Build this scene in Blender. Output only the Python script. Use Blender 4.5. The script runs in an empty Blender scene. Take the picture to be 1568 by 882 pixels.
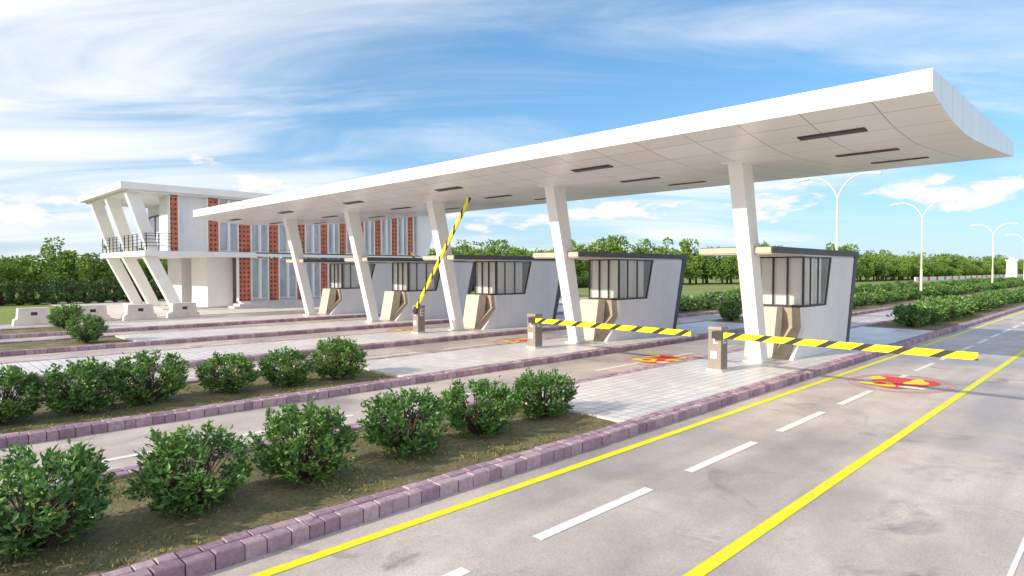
import bpy, math, random
from mathutils import Vector, Matrix
from mathutils import noise as mn
random.seed(7)
S=bpy.context.scene
COL=S.collection

# ---------------------------------------------------------------- materials
def new_mat(name):
    m=bpy.data.materials.new(name); m.use_nodes=True
    nt=m.node_tree; b=nt.nodes['Principled BSDF']
    return m,nt,b
def N(nt,t,**k):
    n=nt.nodes.new(t)
    for a,v in k.items(): setattr(n,a,v)
    return n
def L(nt,a,b): nt.links.new(a,b)
def ramp(nt,fac,stops):
    r=N(nt,'ShaderNodeValToRGB'); L(nt,fac,r.inputs[0])
    e=r.color_ramp.elements
    while len(e)<len(stops): e.new(0.5)
    for i,(p,c) in enumerate(stops):
        e[i].position=p; e[i].color=(c[0],c[1],c[2],1)
    return r.outputs[0]
def noise(nt,vec,scale,detail=4,rough=.55,dist=0):
    n=N(nt,'ShaderNodeTexNoise'); n.inputs['Scale'].default_value=scale
    n.inputs['Detail'].default_value=detail; n.inputs['Roughness'].default_value=rough
    n.inputs['Distortion'].default_value=dist
    if vec is not None: L(nt,vec,n.inputs['Vector'])
    return n.outputs['Fac']
def objco(nt): return N(nt,'ShaderNodeTexCoord').outputs['Object']
def mathn(nt,op,a,b=None,c=None):
    n=N(nt,'ShaderNodeMath',operation=op)
    for i,v in enumerate((a,b,c)):
        if v is None: continue
        if isinstance(v,(int,float)): n.inputs[i].default_value=v
        else: L(nt,v,n.inputs[i])
    return n.outputs[0]
def mix(nt,fac,a,b,mode='MIX'):
    n=N(nt,'ShaderNodeMix',data_type='RGBA',blend_type=mode)
    for i,v in ((0,fac),(6,a),(7,b)):
        if isinstance(v,(int,float)): n.inputs[i].default_value=v
        elif isinstance(v,tuple): n.inputs[i].default_value=(v[0],v[1],v[2],1)
        else: L(nt,v,n.inputs[i])
    return n.outputs[2]
def bump(nt,b,h,strength=.3,dist=.02):
    n=N(nt,'ShaderNodeBump'); n.inputs['Strength'].default_value=strength
    n.inputs['Distance'].default_value=dist
    L(nt,h,n.inputs['Height']); L(nt,n.outputs[0],b.inputs['Normal'])
def simple(name,col,rough=.6,var=.12,scale=3,metal=0,bmp=.15):
    m,nt,b=new_mat(name); co=objco(nt)
    f=noise(nt,co,scale,5)
    lo=tuple(c*(1-var) for c in col); hi=tuple(min(1,c*(1+var)) for c in col)
    L(nt,ramp(nt,f,[(.3,lo),(.7,hi)]),b.inputs['Base Color'])
    b.inputs['Roughness'].default_value=rough; b.inputs['Metallic'].default_value=metal
    if bmp:
        f2=noise(nt,co,60,2); bump(nt,b,f2,bmp,.004)
    return m
WHITE=simple('white_paint',(.84,.835,.83),.45,.04,1.2)
def render_wall():
    m,nt,b=new_mat('white_render'); co=objco(nt)
    f=noise(nt,co,.8,5); g=noise(nt,co,22,5,.7)
    mp=N(nt,'ShaderNodeMapping'); mp.inputs['Scale'].default_value=(5,5,.5); L(nt,co,mp.inputs[0])
    s=noise(nt,mp.outputs[0],1.2,5,.6)
    c=ramp(nt,f,[(.3,(.76,.76,.79)),(.7,(.85,.85,.86))])
    c=mix(nt,.5,c,ramp(nt,g,[(.35,(.86,.86,.87)),(.6,(1,1,1))]),'MULTIPLY')
    c=mix(nt,.2,c,ramp(nt,s,[(.35,(.82,.81,.80)),(.55,(1,1,1))]),'MULTIPLY')
    L(nt,c,b.inputs['Base Color']); b.inputs['Roughness'].default_value=.7
    bump(nt,b,g,.4,.008)
    return m
WHITE2=render_wall()
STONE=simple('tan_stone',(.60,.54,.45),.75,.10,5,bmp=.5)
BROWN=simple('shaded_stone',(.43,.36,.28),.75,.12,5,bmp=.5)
TRIM=simple('tan_trim',(.54,.47,.38),.6,.1,4)
DARK=simple('dark_trim',(.035,.035,.04),.5,.2)
LIT=simple('diffuser',(.13,.105,.085),.5,.1)
GREYCAP=simple('grey_cap',(.085,.085,.10),.6,.2)
METAL=simple('lamp_metal',(.74,.72,.55),.4,.05)
CONC=simple('concrete_light',(.68,.63,.595),.8,.12,2,bmp=.5)
CAB=simple('cabinet_paint',(.31,.255,.22),.45,.08,4)
VENT=simple('vent_panel',(.22,.19,.17),.5,.1)
BARK=simple('bark',(.09,.065,.045),.9,.3,8,bmp=0)
def worn(name,col,base):
    m,nt,b=new_mat(name); co=objco(nt)
    f=noise(nt,co,16,6,.75); h=noise(nt,co,1.3,3)
    k=mathn(nt,'ADD',mathn(nt,'MULTIPLY',f,.75),mathn(nt,'MULTIPLY',h,.25))
    L(nt,ramp(nt,k,[(.36,base),(.42,tuple(c*.9 for c in col)),(.7,col)]),b.inputs['Base Color'])
    b.inputs['Roughness'].default_value=.6; bump(nt,b,f,.2,.004)
    return m
YEL=worn('yellow_paint',(.88,.85,.02),(.55,.50,.25))
LINEW=worn('line_white',(.90,.885,.87),(.60,.56,.53))
REDP=simple('red_paint',(.75,.05,.03),.6,.12,5)
YELP=simple('golden_paint',(.88,.72,.04),.6,.1,5)
PINKP=simple('pink_paint',(.66,.30,.26),.6,.1,5)
PLATE=simple('plate_white',(.8,.8,.8),.5,.05)
BLIND=simple('blind_fabric',(.90,.85,.76),.8,.06,2,bmp=0)
FLOORI=simple('interior_dark',(.30,.27,.24),.8,.2)

def canopy_mat():
    m,nt,b=new_mat('canopy_panels'); co=objco(nt)
    sp=N(nt,'ShaderNodeSeparateXYZ'); L(nt,co,sp.inputs[0])
    def line(o,per,w,off):
        a=mathn(nt,'ADD',o,off+1000); a=mathn(nt,'MODULO',a,per)
        return mathn(nt,'LESS_THAN',a,w)
    l=mathn(nt,'MAXIMUM',line(sp.outputs[0],1.2,.02,.35),line(sp.outputs[1],.9,.018,.2))
    sn=N(nt,'ShaderNodeVectorMath',operation='SNAP'); ad=N(nt,'ShaderNodeVectorMath',operation='ADD')
    L(nt,co,ad.inputs[0]); ad.inputs[1].default_value=(1000.35,1000.2,0); L(nt,ad.outputs[0],sn.inputs[0]); sn.inputs[1].default_value=(1.2,.9,50)
    wn=N(nt,'ShaderNodeTexWhiteNoise'); L(nt,sn.outputs[0],wn.inputs['Vector'])
    base=ramp(nt,wn.outputs['Value'],[(0,(.82,.80,.785)),(1,(.88,.87,.86))])
    L(nt,mix(nt,l,base,(.33,.33,.35)),b.inputs['Base Color'])
    b.inputs['Roughness'].default_value=.28
    return m
CANP=canopy_mat()

def road_mat():
    m,nt,b=new_mat('road_surface'); co=objco(nt)
    big=noise(nt,co,.22,5,.6,.6); med=noise(nt,co,1.1,6,.65,.4); fine=noise(nt,co,45,3,.7)
    c=ramp(nt,med,[(.25,(.54,.455,.41)),(.5,(.68,.59,.54)),(.75,(.77,.68,.625))])
    st=ramp(nt,big,[(.36,(0,0,0)),(.45,(.4,.4,.4)),(.56,(1,1,1))])
    c=mix(nt,st,(.42,.375,.37),c)
    mp=N(nt,'ShaderNodeMapping'); mp.inputs['Scale'].default_value=(2.2,.12,1); L(nt,co,mp.inputs[0])
    tr=noise(nt,mp.outputs[0],1.0,4,.5)
    c=mix(nt,.25,c,ramp(nt,tr,[(.35,(.5,.5,.5)),(.6,(1,1,1))]),'MULTIPLY')
    c=mix(nt,.5,c,ramp(nt,fine,[(.3,(.5,.5,.51)),(.62,(1,1,1))]),'MULTIPLY')
    pt=noise(nt,co,.55,7,.7,1.2)
    pm=ramp(nt,pt,[(.57,(0,0,0)),(.69,(1,1,1))])
    c=mix(nt,mathn(nt,'MULTIPLY',pm,.8),c,(.23,.205,.21))
    L(nt,c,b.inputs['Base Color'])
    L(nt,ramp(nt,big,[(.35,(.34,)*3),(.6,(.62,)*3)]),b.inputs['Roughness'])
    b.inputs['Specular IOR Level'].default_value=.35
    bump(nt,b,fine,.35,.006)
    return m
ROAD=road_mat()

def paver_mat():
    m,nt,b=new_mat('pavers'); co=objco(nt)
    br=N(nt,'ShaderNodeTexBrick'); br.offset=0.0; br.squash=1
    L(nt,co,br.inputs['Vector'])
    br.inputs['Scale'].default_value=1; br.inputs['Mortar Size'].default_value=.009
    br.inputs['Brick Width'].default_value=.21; br.inputs['Row Height'].default_value=.21
    br.inputs['Color1'].default_value=(.86,.82,.79,1); br.inputs['Color2'].default_value=(.72,.69,.70,1)
    br.inputs['Mortar'].default_value=(.32,.28,.31,1)
    f=noise(nt,co,.8,5)
    c=mix(nt,.5,br.outputs['Color'],ramp(nt,f,[(.35,(.66,.68,.74)),(.6,(1,1,1))]),'MULTIPLY')
    L(nt,c,b.inputs['Base Color']); b.inputs['Roughness'].default_value=.4
    bump(nt,b,br.outputs['Fac'],-.4,.006)
    return m
PAVE=paver_mat()

def kerb_mat():
    m,nt,b=new_mat('kerb_brick'); co=objco(nt)
    g=N(nt,'ShaderNodeNewGeometry')
    c=ramp(nt,g.outputs['Random Per Island'],[(0,(.31,.20,.27)),(.4,(.42,.29,.36)),(.7,(.55,.41,.46)),(1,(.36,.24,.31))])
    f=noise(nt,co,14,5,.7)
    c=mix(nt,.75,c,ramp(nt,f,[(.3,(.55,.52,.56)),(.62,(1,1,1))]),'MULTIPLY')
    L(nt,c,b.inputs['Base Color']); b.inputs['Roughness'].default_value=.8
    bump(nt,b,f,.7,.012)
    return m
KERB=kerb_mat()
GROUT=simple('kerb_grout',(.13,.085,.11),.9,.2,6)
def soil_mat():
    m,nt,b=new_mat('soil'); co=objco(nt)
    f=noise(nt,co,1.6,6,.65); g=noise(nt,co,24,5,.75)
    c=ramp(nt,f,[(.3,(.17,.185,.07)),(.48,(.26,.23,.11)),(.66,(.40,.32,.195))])
    c=mix(nt,.85,c,ramp(nt,g,[(.33,(.3,.3,.3)),(.66,(1.0,1.0,1.0))]),'MULTIPLY')
    L(nt,c,b.inputs['Base Color']); b.inputs['Roughness'].default_value=.95
    bump(nt,b,g,1,.03)
    return m
SOIL=soil_mat()
def grass_mat():
    m,nt,b=new_mat('grass'); co=objco(nt)
    f=noise(nt,co,.12,6,.6); g=noise(nt,co,7,5,.75)
    c=ramp(nt,f,[(.3,(.18,.27,.05)),(.55,(.27,.33,.08)),(.75,(.36,.36,.13))])
    c=mix(nt,.6,c,ramp(nt,g,[(.3,(.45,.45,.45)),(.7,(1,1,1))]),'MULTIPLY')
    L(nt,c,b.inputs['Base Color']); b.inputs['Roughness'].default_value=.95
    bump(nt,b,g,.8,.05)
    return m
GRASS=grass_mat()
def leaf_mat(name,stops,rough=.42,trans=.25,ovar=((.68,.82,.75),(1.0,1.0,.75))):
    m,nt,b=new_mat(name)
    g=N(nt,'ShaderNodeNewGeometry')
    oi=N(nt,'ShaderNodeObjectInfo')
    c=ramp(nt,g.outputs['Random Per Island'],stops)
    c=mix(nt,.8,c,ramp(nt,oi.outputs['Random'],[(0,ovar[0]),(1,ovar[1])]),'MULTIPLY')
    L(nt,c,b.inputs['Base Color']); b.inputs['Roughness'].default_value=rough
    if trans:
        t=N(nt,'ShaderNodeBsdfTranslucent'); L(nt,c,t.inputs[0])
        mx=N(nt,'ShaderNodeMixShader'); mx.inputs[0].default_value=trans
        L(nt,b.outputs[0],mx.inputs[1]); L(nt,t.outputs[0],mx.inputs[2])
        L(nt,mx.outputs[0],nt.nodes['Material Output'].inputs[0])
    return m
LEAF=leaf_mat('shrub_leaf',[(0,(.06,.15,.05)),(.45,(.13,.28,.08)),(.8,(.23,.39,.10)),(1,(.40,.50,.16))],.36)
TLEAF=leaf_mat('tree_leaf',[(0,(.12,.24,.04)),(.5,(.21,.35,.06)),(1,(.34,.45,.11))],.7,.2,((.55,.68,.62),(1,1,.85)))
HLEAF=leaf_mat('hedge_leaf',[(0,(.045,.11,.03)),(.5,(.07,.15,.045)),(1,(.12,.21,.07))],.6,0)

def glass_mat(name,tint,refl=.35):
    m,nt,b=new_mat(name)
    b.inputs['Base Color'].default_value=(*tint,1); b.inputs['Roughness'].default_value=.03
    b.inputs['Specular IOR Level'].default_value=.8
    t=N(nt,'ShaderNodeBsdfTransparent'); t.inputs[0].default_value=(.96,.98,.99,1)
    mx=N(nt,'ShaderNodeMixShader'); mx.inputs[0].default_value=refl
    L(nt,t.outputs[0],mx.inputs[1]); L(nt,b.outputs[0],mx.inputs[2])
    L(nt,mx.outputs[0],nt.nodes['Material Output'].inputs[0])
    return m
GLASS=glass_mat('booth_glass',(.72,.78,.84),.3)
m_,nt_,b_=new_mat('building_glass'); co_=objco(nt_)
L(nt_,ramp(nt_,noise(nt_,co_,.8,3),[(.35,(.34,.40,.50)),(.65,(.52,.60,.72))]),b_.inputs['Base Color']); b_.inputs['Roughness'].default_value=.12
BGLASS=m_
def stripe_mat():
    m,nt,b=new_mat('barrier_stripes'); co=objco(nt)
    sp=N(nt,'ShaderNodeSeparateXYZ'); L(nt,co,sp.inputs[0])
    a=mathn(nt,'ADD',sp.outputs[0],mathn(nt,'MULTIPLY',sp.outputs[2],-1.8)); a=mathn(nt,'ADD',a,100.0)
    a=mathn(nt,'MODULO',a,.66); s=mathn(nt,'LESS_THAN',a,.19)
    L(nt,mix(nt,s,(.90,.80,.01),(.03,.03,.03)),b.inputs['Base Color']); b.inputs['Roughness'].default_value=.4
    return m
STRIPE=stripe_mat()
def lattice_mat():
    m,nt,b=new_mat('red_lattice'); co=objco(nt)
    sp=N(nt,'ShaderNodeSeparateXYZ'); L(nt,co,sp.inputs[0])
    def fr(o,p):
        a=mathn(nt,'MODULO',mathn(nt,'ADD',o,500.0),p); a=mathn(nt,'SUBTRACT',mathn(nt,'DIVIDE',a,p),.5)
        return mathn(nt,'ABSOLUTE',a)
    u=fr(sp.outputs[1],.26); v=fr(sp.outputs[2],.30)
    d=mathn(nt,'ADD',u,v)
    hole=mathn(nt,'LESS_THAN',d,.34)
    f=noise(nt,co,2,3)
    rc=ramp(nt,f,[(.35,(.44,.12,.07)),(.65,(.62,.20,.12))])
    L(nt,mix(nt,hole,rc,(.12,.035,.03)),b.inputs['Base Color']); b.inputs['Roughness'].default_value=.6
    return m
LATT=lattice_mat()
def redwhite():
    m,nt,b=new_mat('red_white_wall'); co=objco(nt)
    sp=N(nt,'ShaderNodeSeparateXYZ'); L(nt,co,sp.inputs[0])
    s=mathn(nt,'LESS_THAN',mathn(nt,'MODULO',mathn(nt,'ADD',sp.outputs[1],100.),8.),2.)
    L(nt,mix(nt,s,(.8,.8,.8),(.6,.06,.05)),b.inputs['Base Color'])
    return m
RW=redwhite()

# ---------------------------------------------------------------- mesh builder
class MB:
    def __init__(s,origin=(0,0,0)): s.v=[];s.f=[];s.m=[];s.mats=[];s.o=Vector(origin)
    def mi(s,mat):
        if mat not in s.mats: s.mats.append(mat)
        return s.mats.index(mat)
    def poly(s,pts,mat):
        n=len(s.v); s.v+= [Vector(p)-s.o for p in pts]; s.f.append(list(range(n,n+len(pts)))); s.m.append(s.mi(mat))
    def box(s,x0,x1,y0,y1,z0,z1,mat,taper=0):
        n=len(s.v); t=taper
        for (x,y,z) in [(x0,y0,z0),(x1,y0,z0),(x1,y1,z0),(x0,y1,z0),(x0+t,y0+t,z1),(x1-t,y0+t,z1),(x1-t,y1-t,z1),(x0+t,y1-t,z1)]:
            s.v.append(Vector((x,y,z))-s.o)
        for f in [(0,3,2,1),(4,5,6,7),(0,1,5,4),(1,2,6,5),(2,3,7,6),(3,0,4,7)]:
            s.f.append([n+i for i in f]); s.m.append(s.mi(mat))
    def prism(s,prof,x0,x1,mat,mats=None,capmat=None):
        """profile in (y,z), extruded along x"""
        n=len(s.v); k=len(prof)
        A=sum(prof[i][0]*prof[(i+1)%k][1]-prof[(i+1)%k][0]*prof[i][1] for i in range(k))
        idx=list(range(k))
        for x in (x0,x1):
            for (y,z) in prof: s.v.append(Vector((x,y,z))-s.o)
        for i in range(k):
            j=(i+1)%k
            f=[n+i,n+j,n+k+j,n+k+i]
            if A>0: f=f[::-1]
            s.f.append(f); s.m.append(s.mi(mats[i] if mats else mat))
        c0=[n+i for i in idx]; c1=[n+k+i for i in idx]
        if A>0: c0=c0[::-1]
        else: c1=c1[::-1]
        cm=s.mi(capmat or mat)
        s.f.append(c0); s.m.append(cm); s.f.append(c1); s.m.append(cm)
    def make(s,name,parent=None,smooth=False,bevel=0):
        me=bpy.data.meshes.new(name); me.from_pydata([tuple(v) for v in s.v],[],s.f)
        for m in s.mats: me.materials.append(m)
        me.polygons.foreach_set('material_index',s.m)
        if smooth: me.polygons.foreach_set('use_smooth',[True]*len(s.f))
        me.update()
        ob=bpy.data.objects.new(name,me); COL.objects.link(ob)
        if parent is None: ob.location=s.o
        else:
            ob.parent=parent; ob.location=s.o-parent.location
        if bevel:
            b=ob.modifiers.new('bevel','BEVEL'); b.width=bevel; b.segments=2; b.limit_method='ANGLE'
        return ob
def empty(name,loc):
    e=bpy.data.objects.new(name,None); e.location=loc; e.empty_display_size=.3; COL.objects.link(e); return e
def inst(me,name,parent,loc,rz=0,sc=(1,1,1)):
    o=bpy.data.objects.new(name,me); COL.objects.link(o)
    if parent is not None:
        o.parent=parent; loc=Vector(loc)-parent.location
    o.location=loc; o.rotation_euler=(0,0,rz); o.scale=sc
    return o

# ---------------------------------------------------------------- ground & roads
g=MB(); g.poly([(-1500,-1500,0),(1500,-1500,0),(1500,1500,0),(-1500,1500,0)],GRASS); g.make('ground')
g=MB(); g.poly([(-37,-40,.006),(14,-40,.006),(14,700,.006),(-22,700,.006),(-22,75,.006),(-37,45,.006)],ROAD); g.make('road')
g=MB()
g.poly([(-60,8.5,.012),(-37.2,8.5,.012),(-37.2,38,.012),(-60,38,.012)],CONC); g.make('forecourt_pavement')

SP=6.0
COLX=[-7-SP*i for i in range(5)]
g=MB()
def strip(x0,x1,y0,y1,mat,z=.011): g.poly([(x0,y0,z),(x1,y0,z),(x1,y1,z),(x0,y1,z)],mat)
strip(-5.11,-4.985,-8,300,YEL); strip(-2.61,-2.48,-8,300,YEL)
g.make('yellow_road_line')
g=MB()
y=1.5
while y<120:
    strip(-4.0,-3.875,y,y+1.9,LINEW); y+=2.76
for k in range(1,5):
    y=-2
    while y<100:
        strip(-3.63-6*k+.0,-3.51-6*k,y,y+1.9,LINEW); y+=2.9
strip(-.74,-.70,-8,300,LINEW)
g.make('white_lane_marking')

def emblem(cx,cy):
    mb=MB((cx,cy,0))
    def ell(rx,ry,z,mat,n=40,ri=0,ox=0,oy=0,wob=0):
        P=[];Q=[]
        for i in range(n):
            a=2*math.pi*i/n; k=1+wob*math.sin(3*a+ox*9)
            P.append((cx+ox+rx*k*math.cos(a),cy+oy+ry*k*math.sin(a),z)); Q.append((cx+ox+rx*ri*k*math.cos(a),cy+oy+ry*ri*k*math.sin(a),z))
        if ri:
            for i in range(n):
                j=(i+1)%n; mb.poly([P[i],P[j],Q[j],Q[i]],mat)
        else: mb.poly(P,mat)
    ell(1.0,1.3,.0105,PINKP,ri=.95); ell(.9,1.17,.0105,PINKP,ri=.97)
    ell(.62,.82,.0145,REDP,wob=.18,oy=.1)
    ell(.34,.3,.0185,YELP,wob=.2,ox=-.3,oy=-.45)
    ell(.2,.42,.0185,YELP,wob=.25,ox=.25,oy=.3)
    ell(.26,.16,.0185,LINEW,wob=.1,ox=.35,oy=-.5)
    ell(.14,.3,.0185,YELP,wob=.2,ox=-.55,oy=.35)
    ell(.12,.16,.0225,REDP,ox=-.3,oy=-.4)
    mb.make('road_emblem')
emblem(-3.75,15.9); emblem(-9.4,15.4); emblem(-15.3,16.0); emblem(-21.5,15.8)

# ---------------------------------------------------------------- islands
def island(xr,xl,y0,y1,pave0,pave1):
    e=empty('traffic_island',((xr+xl)/2,y0,0))
    mb=MB(tuple(e.location))
    H=.15
    def stones(xa,sgn,yend):
        for row,(w0,w1,step) in enumerate(((0,.13,.21),(.136,.27,.2))):
            y=y0+(.1 if row else 0)
            while y<yend:
                ln=step*random.uniform(.7,1.3); dz=random.uniform(-.007,.007); dx=random.uniform(-.007,.007)
                a=xa-sgn*w0+dx; b=xa-sgn*w1+dx
                ch=.012
                A,B=min(a,b),max(a,b)
                n=len(mb.v)
                ya,yb=y+.006,y+ln-.006
                mi=mb.mi(KERB); h=H+dz
                if row: h+=.004
                for (x,yy,z) in [(A,ya,0),(B,ya,0),(B,yb,0),(A,yb,0),(A,ya,h-ch),(B,ya,h-ch),(B,yb,h-ch),(A,yb,h-ch),
                                 (A+ch,ya+ch*.6,h),(B-ch,ya+ch*.6,h),(B-ch,yb-ch*.6,h),(A+ch,yb-ch*.6,h)]:
                    mb.v.append(Vector((x,yy,z))-mb.o)
                for f in [(0,1,5,4),(1,2,6,5),(2,3,7,6),(3,0,4,7),(4,5,9,8),(5,6,10,9),(6,7,11,10),(7,4,8,11),(8,9,10,11)]:
                    mb.f.append([n+i for i in f]); mb.m.append(mi)
                y+=ln
    ys=min(y1,45)
    stones(xr,1,ys); stones(xl,-1,ys)
    if y1>ys:
        mb.box(xr-.28,xr,ys,y1,0,H,KERB); mb.box(xl,xl+.28,ys,y1,0,H,KERB)
    mb.make('kerb',e)
    f=MB(tuple(e.location)); f.box(xl+.3,xr-.3,y0+.02,y1-.01,0.0,.06,SOIL)
    f.box(xr-.26,xr-.014,y0+.02,ys-.05,0,.125,GROUT); f.box(xl+.014,xl+.26,y0+.02,ys-.05,0,.125,GROUT); f.make('core',e)
    p=MB(tuple(e.location)); 
    if pave1>pave0: p.poly([(xl+.275,pave0,.15),(xr-.275,pave0,.15),(xr-.275,pave1,.15),(xl+.275,pave1,.15)],PAVE)
    p.box(xl+.275,xr-.275,pave0-.06,pave0,.05,.152,CONC)
    p.make('pavers',e)
    for (a,b,res) in ((y0,pave0-.06,.09),(pave1,y1,1.0)):
        if b-a<.5: continue
        s=MB(tuple(e.location)); nx=int((xr-xl-.5)/min(res,.4)); ny=int((b-a)/res)
        for j in range(ny+1):
            for i in range(nx+1):
                x=xl+.25+(xr-xl-.5)*i/nx; yy=a+(b-a)*j/ny
                z=.105+.03*mn.noise((x*1.3,yy*1.3,0))+.014*mn.noise((x*7,yy*7,3)) if res<.5 else .13
                s.v.append(Vector((x,yy,z))-s.o)
        mi=s.mi(SOIL)
        for j in range(ny):
            for i in range(nx):
                q=j*(nx+1)+i; s.f.append([q,q+1,q+nx+2,q+nx+1]); s.m.append(mi)
        s.make('soil_bed',e,smooth=True)
    return e
island(-5.40,-8.55,-6,200,8.2,29.0)
island(-11.25,-14.5,-6,200,8.2,27.0)
island(-17.25,-20.5,-6,200,-5,27.0)
island(-23.25,-26.5,-6,40,6.0,39)
island(-29.25,-32.5,-6,40,6.5,39)

# ---------------------------------------------------------------- canopy
def fz(y):
    pts=[(12,5.38),(13.0,5.225),(13.8,5.14),(14.7,5.10),(15.8,5.13),(17,5.20),(19,5.33),(21,5.48)]
    for (a,b),(c,d) in zip(pts,pts[1:]):
        if a<=y<=c: return b+(d-b)*(y-a)/(c-a)
    return 5.38
can=empty('toll_canopy',(-19.4,16.5,0))
ys=[12,12.4,12.8,13.2,13.6,14.0,14.4,14.8,15.2,15.6,16,16.5,17,18,19,20,21]
prof=[(y,fz(y)) for y in ys]+[(21,5.84),(12,5.75)]
mats=[CANP]*(len(ys)-1)+[WHITE,WHITE,WHITE]
mb=MB((-19.4,16.5,0)); mb.prism(prof,-36.4,-2.45,WHITE,mats=mats,capmat=CANP); mb.make('roof',can)
mb=MB((-19.4,16.5,0))
for cx in [-4.4-5.93*i for i in range(6)]:
    for yy in (13.3,15.55,18.2):
        for (a,b,dz,mat,hx) in ((yy-.11,yy+.11,.022,DARK,.62),(yy-.03,yy+.03,.027,LIT,.54)):
            za,zb=fz(a)-dz,fz(b)-dz
            n=len(mb.v); x0,x1=cx-hx,cx+hx
            for (x,y,z) in [(x0,a,za),(x1,a,za),(x1,b,zb),(x0,b,zb),(x0,a,za+.04),(x1,a,za+.04),(x1,b,zb+.04),(x0,b,zb+.04)]: mb.v.append(Vector((x,y,z))-mb.o)
            for f in [(0,3,2,1),(4,5,6,7),(0,1,5,4),(1,2,6,5),(2,3,7,6),(3,0,4,7)]:
                mb.f.append([n+i for i in f]); mb.m.append(mb.mi(mat))
mb.make('ceiling_lights',can)
mb=MB((-19.4,16.5,0))
for cx in COLX:
    mb.prism([(15.82,.12),(16.18,.12),(15.12,5.16),(14.58,5.16)],cx-.18,cx+.18,WHITE)
    mb.box(cx-.28,cx+.28,15.7,16.3,.14,.19,CONC)
    mb.box(cx-.32,cx+.32,14.5,15.2,5.08,5.12,WHITE)
mb.make('columns',can,bevel=.012)

# ---------------------------------------------------------------- booths
def booth(cx):
    o=(cx,17,0); e=empty('toll_booth',o)
    x0,x1=cx-.42,cx+.9
    w=MB(o)
    side=[(16.8,.15),(20.9,.15),(21.6,2.88),(19.62,2.88),(19.22,1.5),(17.5,1.5),(17.58,.95)]
    w.prism(side,x1-.1,x1,WHITE2); w.prism(side,x0,x0+.1,WHITE2)
    w.prism([(20.78,.15),(20.9,.15),(21.6,2.88),(21.48,2.88)],x0+.1,x1-.1,WHITE2)
    w.make('walls',e)
    t=MB(o)
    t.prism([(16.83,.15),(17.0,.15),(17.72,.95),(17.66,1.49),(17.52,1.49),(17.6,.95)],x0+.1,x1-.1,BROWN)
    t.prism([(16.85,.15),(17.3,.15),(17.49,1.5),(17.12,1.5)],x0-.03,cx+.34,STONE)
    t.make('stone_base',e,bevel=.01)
    r=MB(o); rx=cx-.9
    r.box(rx-.06,x1+.05,15.3,21.9,2.93,3.09,GREYCAP)
    r.box(rx-.08,x1+.03,15.27,15.3,2.93,3.07,TRIM)
    r.box(rx-.05,x1+.04,15.3,17.5,2.9,2.928,TRIM)
    r.box(rx+.02,x1-.02,17.5,21.7,2.88,2.928,WHITE2)
    r.prism([(20.9,.15),(21.08,.15),(21.88,2.93),(21.6,2.93)],x0-.03,x1+.03,GREYCAP)
    r.make('roof_frame',e)
    fr=MB(o)
    fr.box(x0+.02,x1-.02,17.5,17.56,1.5,1.55,DARK); fr.box(x0+.02,x1-.02,17.5,17.56,2.84,2.88,DARK)
    for fx in (x0+.05,x0+.48,x1-.45,x1-.03): fr.box(fx-.02,fx+.02,17.495,17.565,1.55,2.84,DARK)
    for sx in (x0+.03,x1-.06):
        fr.box(sx,sx+.04,17.57,19.2,1.5,1.55,DARK); fr.box(sx,sx+.04,17.57,19.6,2.84,2.88,DARK)
        for fy in (18.05,18.62): fr.box(sx,sx+.042,fy-.02,fy+.02,1.55,2.84,DARK)
        fr.prism([(19.16,1.5),(19.24,1.5),(19.64,2.88),(19.56,2.88)],sx,sx+.044,DARK)
    fr.make('window_frames',e)
    gl=MB(o)
    gl.poly([(x0+.05,17.53,1.52),(x1-.05,17.53,1.52),(x1-.05,17.53,2.86),(x0+.05,17.53,2.86)],GLASS)
    for sx in (x0+.05,x1-.04):
        gl.poly([(sx,17.55,1.52),(sx,19.2,1.52),(sx,19.58,2.86),(sx,17.55,2.86)],GLASS)
    gl.make('glazing',e)
    it=MB(o)
    it.box(x0+.1,x1-.1,17.6,20.8,.15,.2,FLOORI)
    it.box(x0+.15,x1-.15,17.75,18.2,1.15,1.2,STONE)
    x=x0+.12
    while x<x1-.16:
        a=random.uniform(-.12,.3); wv=.108
        it.poly([(x,17.60,1.56),(x+wv*math.cos(a),17.60+wv*math.sin(a),1.56),(x+wv*math.cos(a),17.60+wv*math.sin(a),2.86),(x,17.60,2.86)],BLIND); x+=.1
    for sx in (x0+.13,x1-.13):
        y=17.75
        while y<19.1:
            a=random.uniform(-.12,.3); wv=.108
            it.poly([(sx,y,1.56),(sx-wv*math.sin(a)*.6,y+wv*math.cos(a),1.56),(sx-wv*math.sin(a)*.6,y+wv*math.cos(a),2.86),(sx,y,2.86)],BLIND); y+=.1
    it.make('interior',e)
for cx in COLX: booth(cx-.32)

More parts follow.
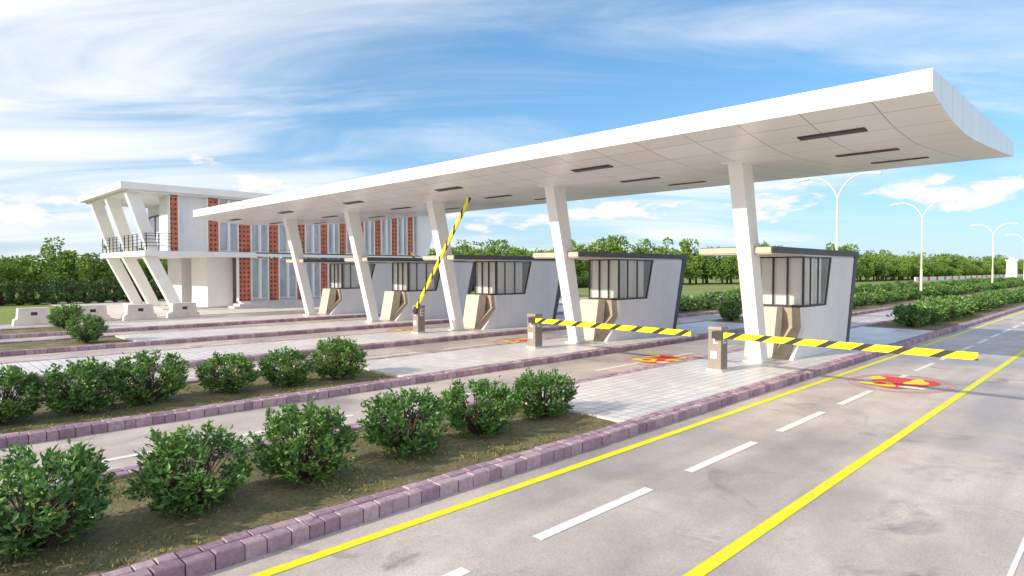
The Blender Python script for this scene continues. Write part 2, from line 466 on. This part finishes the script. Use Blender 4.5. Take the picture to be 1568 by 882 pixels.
# ---------------------------------------------------------------- barrier gates
def gate(cx,cy,ang,L_=5.2):
    o=(cx,cy,.15); e=empty('barrier_gate',o)
    c=MB(o)
    c.box(cx-.19,cx+.19,cy-.19,cy+.19,.15,.2,CONC)
    c.box(cx-.16,cx+.16,cy-.16,cy+.16,.2,1.12,CAB)
    c.box(cx-.175,cx+.175,cy-.175,cy+.175,1.12,1.19,CAB,taper=.015)
    c.box(cx-.10,cx+.06,cy-.166,cy-.16,.45,.62,PLATE)
    c.box(cx+.16,cx+.167,cy-.13,cy+.13,.26,.78,VENT)
    c.box(cx-.03,cx+.005,cy-.168,cy-.16,.80,1.06,PLATE)
    for z in (.80,.92,1.035): c.box(cx+.005,cx+.08,cy-.168,cy-.16,z,z+.025,PLATE)
    c.box(cx+.16,cx+.168,cy-.06,cy-.02,.80,1.06,PLATE)
    for z in (.80,.92,1.035): c.box(cx+.16,cx+.168,cy-.02,cy+.08,z,z+.025,PLATE)
    c.make('cabinet',e,bevel=.012)
    a=MB((0,0,0))
    a.box(.10,L_,-.025,.025,-.07,.07,STRIPE)
    a.box(-.12,.16,-.04,.04,-.085,.085,DARK)
    ao=a.make('boom_arm',None,bevel=.006); ao.parent=e; ao.location=(.1,-.235,.86); ao.rotation_euler=(0,-ang,0)
    h=MB((0,0,0)); h.box(.02,.14,-.205,-.16,.77,.95,DARK); ho=h.make('hub',None); ho.parent=e; ho.location=(0,0,0)
gate(COLX[0]-.02,13.85,math.radians(-.3),4.9)
gate(COLX[1]-.02,14.0,math.radians(-.3),5.25)
gate(COLX[2]-.2,14.25,math.radians(52),5.0)
gate(COLX[4]+.3,24.0,math.radians(130),3.4)

# ---------------------------------------------------------------- foliage
def leafset(mb,c,d,size,mat,wid=.42):
    d=d.normalized(); up=Vector((random.gauss(0,1),random.gauss(0,1),random.gauss(0,1)))
    s=d.cross(up)
    if s.length<.01: return
    s.normalize(); nrm=s.cross(d)
    L_=size*random.uniform(.75,1.25); w=L_*wid*.5
    n=len(mb.v)
    mb.v+=[c,c+d*L_*.5+s*w+nrm*w*.35,c+d*L_,c+d*L_*.5-s*w+nrm*w*.35]
    mi=mb.mi(mat)
    mb.f+=[[n,n+1,n+2],[n+2,n+3,n]]; mb.m+=[mi]*2
def tube(mb,a,b,ra,rb,mat,k=6):
    d=(b-a).normalized(); s=d.orthogonal().normalized(); t=d.cross(s)
    n=len(mb.v)
    for p,r in ((a,ra),(b,rb)):
        for i in range(k):
            q=2*math.pi*i/k; mb.v.append(p+s*r*math.cos(q)+t*r*math.sin(q))
    mi=mb.mi(mat)
    for i in range(k):
        j=(i+1)%k; mb.f.append([n+i,n+j,n+k+j,n+k+i]); mb.m.append(mi)
def make_shrub(name,seed,tips=120,per=34,leaf=.075,mat=LEAF,R=.5,H=.92):
    random.seed(seed); mb=MB()
    lob=[(random.uniform(0,6.28),random.uniform(-.5,1),random.uniform(.04,.12)) for _ in range(7)]
    T=[]
    while len(T)<tips:
        u=random.uniform(-.85,1); th=random.uniform(0,2*math.pi); rr=max(0,1-abs(u)**2.6)**.5
        k=random.uniform(.68,1.0)
        for (a,b,am) in lob:
            dd=math.cos(th-a)*rr*math.sqrt(max(0,1-b*b))+u*b
            if dd>.75: k+=am*(dd-.75)*4*random.uniform(.4,1)
        p=Vector((rr*math.cos(th)*R*k,rr*math.sin(th)*R*k,H*.5+u*H*.46*k))
        if p.z<.07: continue
        T.append(p)
    core=Vector((0,0,.12))
    for p in T:
        mid=core.lerp(p,.5)+Vector((random.gauss(0,.03),random.gauss(0,.03),-.03))
        tube(mb,core+Vector((random.gauss(0,.03),random.gauss(0,.03),-.1)),mid,.011,.007,BARK,4); tube(mb,mid,p,.007,.003,BARK,4)
        ax=(p-mid).normalized()
        ax=(ax+Vector((0,0,.5))).normalized()
        nn=int(per*random.uniform(.7,1.3))
        for i in range(nn):
            t=random.random()**.7
            c=p-ax*.17*(1-t)+Vector((random.gauss(0,.025),random.gauss(0,.025),random.gauss(0,.02)))
            d=ax*(.25+t*.8)+Vector((random.gauss(0,.75),random.gauss(0,.75),random.gauss(0,.5)))
            leafset(mb,c,d,leaf,mat)
    me_o=mb.make(name); me=me_o.data; bpy.data.objects.remove(me_o)
    return me
SH=[make_shrub('shrub_mesh_%d'%i,20+i,leaf=.068,per=38) for i in range(5)]
random.seed(3)
by=[(-.4,1.08,.22),(.88,1.06,.22),(2.18,1.03,.2),(3.4,1.03,.16),(4.85,1.0,.1),(6.15,1.0,.06),(7.6,.98,.02)]
for i,(y,s,dx) in enumerate(by):
    inst(SH[i%5],'shrub',None,(-6.93+dx,y,.07),random.uniform(0,6),(s*1.08,s*1.08,s*.96))
for i,(y,s) in enumerate([(.05,1.05),(1.3,1.1),(2.35,1.1),(3.4,1.18),(4.8,1.0),(5.95,1.02),(7.15,1.12)]):
    inst(SH[(i+2)%5],'shrub',None,(-12.65+random.uniform(-.08,.08),y,.07),random.uniform(0,6),(s*1.08,s*1.08,s*.92))
inst(SH[0],'shrub',None,(-24.7,4.75,.1),1,(1.1,1.1,1.1)); inst(SH[1],'shrub',None,(-31,5.3,.1),2,(1.2,1.2,1.2))
inst(SH[3],'shrub',None,(-13.7,28.3,.1),2,(1.15,1.15,1.1))
random.seed(5); gm=MB((-6.9,1,.1))
def tufts(mb,xa,xb,ya,yb,n,z):
    for i in range(n):
        x=random.uniform(xa,xb); y=random.uniform(ya,yb)
        if mn.noise((x*.9,y*.9,5))<-.05: continue
        for k in range(5):
            leafset(mb,Vector((x+random.gauss(0,.02),y+random.gauss(0,.02),z))-mb.o,Vector((random.gauss(0,.6),random.gauss(0,.6),.8)),.045,GC,.3)
GC=leaf_mat('ground_cover_leaf',[(0,(.14,.18,.06)),(.6,(.22,.24,.09)),(1,(.36,.32,.16))],.7,0)
tufts(gm,-8.2,-5.75,-1,8.1,2600,.10); tufts(gm,-14.1,-11.6,0,8.1,1200,.10)
gm.make('ground_cover_grass')
SHL=[make_shrub('hedge_mesh_%d'%i,50+i,60,14,.14) for i in range(3)]
for (x,y0,y1,st) in ((-6.9,30.5,150,1.2),(-13.2,31,190,1.5),(-19,30,190,1.6)):
    e=empty('hedge_row',(x,y0,0)); y=y0
    while y<y1:
        s=random.uniform(.95,1.35)
        inst(random.choice(SHL),'shrub_clump',e,(x+random.uniform(-.3,.3),y,.1),random.uniform(0,6),(s*1.15,s*1.15,s*random.uniform(.75,1.05)))
        y+=st*random.uniform(.8,1.25)*(1 if y<80 else 1.3)

def make_tree(name,seed,H=5,mat=TLEAF):
    random.seed(seed); mb=MB()
    base=Vector((0,0,0)); top=Vector((random.uniform(-.2,.2),random.uniform(-.2,.2),H*.45))
    tube(mb,base,top,.14,.09,BARK,7)
    C=[]; wd=random.uniform(.28,.42)
    for i in range(30):
        u=random.uniform(-.8,1); th=random.uniform(0,6.283); rr=math.sqrt(1-u*u); k=random.uniform(.4,1.1)
        C.append(Vector((rr*math.cos(th)*H*wd*k,rr*math.sin(th)*H*wd*k,H*.58+u*H*.38*k)))
    for c in C[:14]: tube(mb,top,c,.06,.015,BARK,4)
    for c in C:
        r=random.uniform(.25,.62)*H/5
        for j in range(64):
            d=Vector((random.gauss(0,1),random.gauss(0,1),random.gauss(0,1)+.15)).normalized()
            leafset(mb,c+d*r*random.uniform(.55,1.1),d+Vector((random.gauss(0,.6),random.gauss(0,.6),random.gauss(0,.6))),.25,mat,.7)
    o=mb.make(name); me=o.data; bpy.data.objects.remove(o); return me
TR=[make_tree('tree_mesh_%d'%i,70+i) for i in range(6)]
TH=[make_shrub('dark_hedge_mesh_%d'%i,90+i,70,14,.18,HLEAF,.8,1.5) for i in range(2)]
random.seed(11)
path=[(-61,-30),(-61,60),(-58,95),(-46,130),(-42,200),(-40,330),(-36,520)]
e=empty('distant_trees',(-61,0,0))
for (a,b) in zip(path,path[1:]):
    a=Vector(a);b=Vector(b); n=int((b-a).length/ (2.1 if a.y<90 else 3.2))
    dr=(b-a).normalized(); nr=Vector((-dr.y,dr.x))
    for i in range(n):
        for row in range(3):
            p=a.lerp(b,(i+random.random())/n)+nr*(row*3.2+random.uniform(-1,1))
            s=random.uniform(.62,1.12)*(1.0 if a.y<50 else 1.5)*(1+.18*mn.noise((p.x*.08,p.y*.08,0)))
            if a.y<50 and p.y>35: s*=1.25
            if row==0: s*=.75
            inst(random.choice(TR),'tree',e,(p.x,p.y,-.35*s),random.uniform(0,6),(s*1.15,s*1.15,s*random.uniform(.85,1.15)))
e=empty('boundary_hedge',(-57,0,0)); y=-25
while y<75:
    inst(random.choice(TH),'hedge_clump',e,(-57+random.uniform(-.3,.3),y,-.1),random.uniform(0,6),(1.1,1.1,random.uniform(1.05,1.35))); y+=1.0

# ---------------------------------------------------------------- street lamps
def tubecurve(name,pts,r,mat,parent):
    cu=bpy.data.curves.new(name,'CURVE'); cu.dimensions='3D'; cu.bevel_depth=r; cu.bevel_resolution=3
    s=cu.splines.new('POLY'); s.points.add(len(pts)-1)
    for i,p in enumerate(pts): s.points[i].co=(*p,1)
    cu.materials.append(mat); o=bpy.data.objects.new(name,cu); COL.objects.link(o); o.parent=parent; return o
def lamp(x,y,H=8.1):
    e=empty('street_lamp',(x,y,.1))
    tubecurve('pole',[(0,0,0),(0,0,2.5)],.10,METAL,e); tubecurve('upper_pole',[(0,0,2.5),(0,0,H-1.5)],.065,METAL,e)
    for sg in (-1,1):
        P=[]
        for i in range(13):
            t=i/12; P.append((sg*(1.75*t**1.5),0,H-1.5+1.45*math.sin(t*math.pi*.56)))
        tubecurve('arm',P,.045,METAL,e)
        h=MB(); h.box(-.34,.34,-.12,.12,-.06,.07,METAL,taper=.05); ho=h.make('lamp_head',None,bevel=.02); ho.parent=e; ho.location=(sg*2.0,0,H-.1); ho.rotation_euler=(0,sg*.12,0)
    b=MB(); b.box(-.18,.18,-.18,.18,0,.35,CONC,taper=.03); bo=b.make('footing',None); bo.parent=e
lamp(-13,40.5); lamp(-13,61); lamp(-13,96); lamp(-13,125)

g=MB((-33,180,0))
g.box(-33.2,-32.9,150,420,0,1.1,RW); g.box(-33.35,-32.75,150,420,0,.3,CONC); g.make('roadside_barrier_wall')
t=MB((-24,230,0)); 
t.box(-27.5,-25,225,227.5,0,5.2,WHITE,taper=.15); t.box(-27.7,-24.8,224.8,227.7,5.2,5.5,WHITE2); t.box(-27,-25.5,225.5,227,5.5,6.2,WHITE,taper=.3); t.make('guard_cabin')

for (x,y) in ((-36,4.9),(-36.6,7.3),(-35.9,9.2),(-36,11.3)):
    b=MB((x,y,0)); b.prism([(y-.75,0),(y+.75,0),(y+.72,.25),(y+.6,.32),(y+.56,.78),(y-.56,.78),(y-.6,.32),(y-.72,.25)],x-.3,x+.3,CONC)
    b.box(x+.3,x+.31,y-.12,y+.12,.45,.6,DARK)
    b.make('concrete_barrier_block',bevel=.02)

# ---------------------------------------------------------------- control building
B=empty('control_building',(-47,20,0)); O=(-47,20,0)
m=MB(O)
m.box(-52.4,-41.5,9.8,33.6,7.22,7.62,WHITE)
m.box(-52.2,-41.7,10.2,33.4,7.1,7.22,WHITE2)
m.make('roof',B)
m=MB(O); m.box(-52.3,-41.6,11.0,17.6,3.35,3.68,WHITE); m.box(-42.2,-41.75,17.6,31.6,3.42,3.62,WHITE); m.make('floor_slab',B)
m=MB(O)
for x in (-42.35,-47,-51):
    m.prism([(12.7,0),(13.35,0),(11.85,3.35),(11.1,3.35)],x-.25,x+.25,WHITE)
    m.prism([(11.3,3.68),(11.95,3.68),(10.95,7.1),(10.2,7.1)],x-.25,x+.25,WHITE)
m.make('slanted_columns',B)
m=MB(O)
m.box(-52,-42.2,14.0,31.5,3.68,7.1,WHITE2); m.box(-44,-42.2,12.5,14.0,3.68,7.1,WHITE2)
m.box(-51.5,-42.2,17.5,31.5,0,3.35,WHITE2); m.box(-46,-43,15,16.6,.1,3.35,WHITE); m.box(-51,-48,15,17.5,.1,3.35,WHITE2)
m.prism([(31.5,0),(31.5,7.1),(33.3,7.1),(32.2,3.5),(32.9,0)],-51.8,-42.2,WHITE)
m.box(-42.2,-42.02,17.5,32.0,0,.45,CONC)
m.make('walls',B)
m=MB(O)
m.box(-43,-41.2,16.2,20.0,0,.15,CONC); m.box(-43,-41.5,16.5,19.7,.15,.3,CONC); m.box(-43,-41.8,16.8,17.5,.3,.45,CONC)
m.box(-52,-43,12.3,17.5,.012,.12,CONC)
m.make('steps',B)
la=MB(O); gl=MB(O); fi=MB(O)
lats=[(12.5,12.95),(14.7,15.35),(16.6,17.4),(18.6,19.3),(20.6,21.25)]+[(22.4+1.52*i,22.98+1.52*i) for i in range(6)]
for (a,b) in lats:
    la.box(-42.2,-42.0,a,b,3.72,7.05,LATT)
    if a>16: la.box(-42.2,-42.0,a,b,.5,3.3,LATT)
    for y in (a-.06,b):
        fi.box(-42.2,-41.88,y,y+.06,3.7,7.08,WHITE)
        if a>16: fi.box(-42.2,-41.88,y,y+.06,.46,3.4,WHITE)
gaps=[(lats[i][1]+.08,lats[i+1][0]-.08) for i in range(1,len(lats)-1)]+[(30.7,31.4)]
for (a,b) in gaps:
    mid=(a+b)/2
    for (z0,z1) in ((3.72,7.05),(.6,3.3)):
        if z0<1 and a<17: continue
        gl.box(-42.2,-42.14,a+.05,mid-.09,z0+.12,z1-.12,BGLASS); gl.box(-42.2,-42.14,mid+.09,b-.05,z0+.12,z1-.12,BGLASS)
        fi.box(-42.2,-41.8,mid-.05,mid+.05,z0,z1,WHITE)
        fi.box(-42.2,-42.08,a,b,z0,z0+.08,WHITE2)
gl.box(-51.4,-48.6,13.94,14.0,3.75,6.3,BGLASS); 
for x in (-51.4,-50,-48.6): fi.box(x-.05,x+.05,13.9,13.99,3.7,6.35,DARK)
fi.box(-51.45,-48.55,13.9,13.99,6.3,6.4,DARK)
gl.box(-47.9,-46.2,17.44,17.5,.2,2.6,BGLASS)
la.make('red_screens',B); gl.make('windows',B); fi.make('fins',B)
r=MB(O)
for z in (3.95,4.15,4.35,4.55,4.7):
    r.box(-52.1,-41.75,11.12,11.15,z,z+.03,DARK); r.box(-41.78,-41.75,11.15,12.5,z,z+.03,DARK)
for i in range(12): r.box(-52.1+i*.94,-52.07+i*.94,11.11,11.16,3.68,4.73,DARK)
r.box(-41.79,-41.74,11.8,11.85,3.68,4.73,DARK)
r.make('balcony_railing',B)

# ---------------------------------------------------------------- light
EL=math.radians(25); az=Vector((-.24,-1.0)).normalized()
sd=Vector((az.x*math.cos(EL),az.y*math.cos(EL),math.sin(EL)))
sl=bpy.data.lights.new('sun','SUN'); sl.energy=5.0; sl.angle=math.radians(.6); sl.color=(1,.885,.71)
so=bpy.data.objects.new('sun',sl); COL.objects.link(so); so.rotation_euler=sd.to_track_quat('Z','Y').to_euler()
w=bpy.data.worlds.new('World'); S.world=w; w.use_nodes=True; nt=w.node_tree
bg=nt.nodes['Background']; bg.inputs['Strength'].default_value=.15
sky=N(nt,'ShaderNodeTexSky',sky_type='NISHITA'); sky.sun_disc=False; sky.sun_elevation=EL
sky.sun_rotation=math.atan2(az.x,az.y); sky.altitude=200; sky.air_density=1.0; sky.dust_density=.4; sky.ozone_density=2.0
tc=N(nt,'ShaderNodeTexCoord'); rot=N(nt,'ShaderNodeMapping',vector_type='POINT'); rot.inputs['Rotation'].default_value=(0,0,math.radians(-45)); L(nt,tc.outputs['Generated'],rot.inputs[0])
sp=N(nt,'ShaderNodeSeparateXYZ'); L(nt,rot.outputs[0],sp.inputs[0])
zz=mathn(nt,'MAXIMUM',sp.outputs[2],0.0)
dn=mathn(nt,'ADD',zz,.12)
cb=N(nt,'ShaderNodeCombineXYZ'); L(nt,mathn(nt,'DIVIDE',sp.outputs[0],dn),cb.inputs[0]); L(nt,mathn(nt,'DIVIDE',sp.outputs[1],dn),cb.inputs[1])
mp=N(nt,'ShaderNodeMapping'); mp.inputs['Rotation'].default_value=(0,0,math.radians(14)); mp.inputs['Scale'].default_value=(.55,1.4,1); mp.inputs['Location'].default_value=(1.3,.4,0); L(nt,cb.outputs[0],mp.inputs[0])
ci=noise(nt,mp.outputs[0],1.0,7,.58,.8)
mp2=N(nt,'ShaderNodeMapping'); mp2.inputs['Scale'].default_value=(.35,.5,1); mp2.inputs['Location'].default_value=(4.2,1,0); L(nt,cb.outputs[0],mp2.inputs[0])
big=noise(nt,mp2.outputs[0],1.0,2,.5,.3)
lf=mathn(nt,'MULTIPLY',sp.outputs[0],-.13)
bk_fill=mathn(nt,'MULTIPLY',mathn(nt,'MINIMUM',sp.outputs[1],0.0),-.35)  # extra unseen cloud cover behind the camera, added as fill light
cm=mathn(nt,'ADD',mathn(nt,'ADD',mathn(nt,'MULTIPLY',ci,.65),mathn(nt,'MULTIPLY',big,.45)),mathn(nt,'ADD',lf,bk_fill))
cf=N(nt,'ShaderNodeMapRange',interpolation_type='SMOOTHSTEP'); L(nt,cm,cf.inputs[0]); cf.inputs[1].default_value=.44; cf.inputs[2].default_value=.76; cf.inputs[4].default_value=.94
azi=mathn(nt,'ARCTAN2',sp.outputs[0],sp.outputs[1])
c2=N(nt,'ShaderNodeCombineXYZ'); L(nt,mathn(nt,'MULTIPLY',azi,9.0),c2.inputs[0]); L(nt,mathn(nt,'MULTIPLY',sp.outputs[2],24.0),c2.inputs[1]); c2.inputs[2].default_value=2.7
cu=noise(nt,c2.outputs[0],1.0,7,.55,.15)
band=mathn(nt,'SUBTRACT',1.0,mathn(nt,'ABSOLUTE',mathn(nt,'DIVIDE',mathn(nt,'SUBTRACT',sp.outputs[2],.09),.08)))
band=mathn(nt,'MAXIMUM',band,0.0); band=mathn(nt,'MULTIPLY',mathn(nt,'POWER',band,.5),.22)
cuf=N(nt,'ShaderNodeMapRange',interpolation_type='SMOOTHSTEP'); L(nt,mathn(nt,'ADD',cu,band),cuf.inputs[0]); cuf.inputs[1].default_value=.74; cuf.inputs[2].default_value=.81; cuf.inputs[4].default_value=.85
gm_=N(nt,'ShaderNodeGamma'); gm_.inputs[1].default_value=.7; L(nt,sky.outputs[0],gm_.inputs[0])
skyc=mix(nt,1.0,gm_.outputs[0],(.84,1.5,1.95),'MULTIPLY')
haze=mathn(nt,'MULTIPLY',mathn(nt,'EXPONENT',mathn(nt,'MULTIPLY',zz,-10.0)),.72)
c=mix(nt,haze,skyc,(5.3,5.4,6.2))
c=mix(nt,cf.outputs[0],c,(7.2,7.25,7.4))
c=mix(nt,cuf.outputs[0],c,(7.2,6.8,6.6))
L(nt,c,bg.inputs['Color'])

# ---------------------------------------------------------------- camera
cd=bpy.data.cameras.new('camera'); cd.sensor_width=36; cd.lens=22.18; cd.clip_end=4000; cd.clip_start=.05
co=bpy.data.objects.new('camera',cd); COL.objects.link(co); co.location=(0,0,2.5)
co.rotation_euler=(math.radians(90-1.6),0,math.radians(45)); S.camera=co
S.view_settings.view_transform='Standard'; S.view_settings.look='None'; S.view_settings.exposure=0
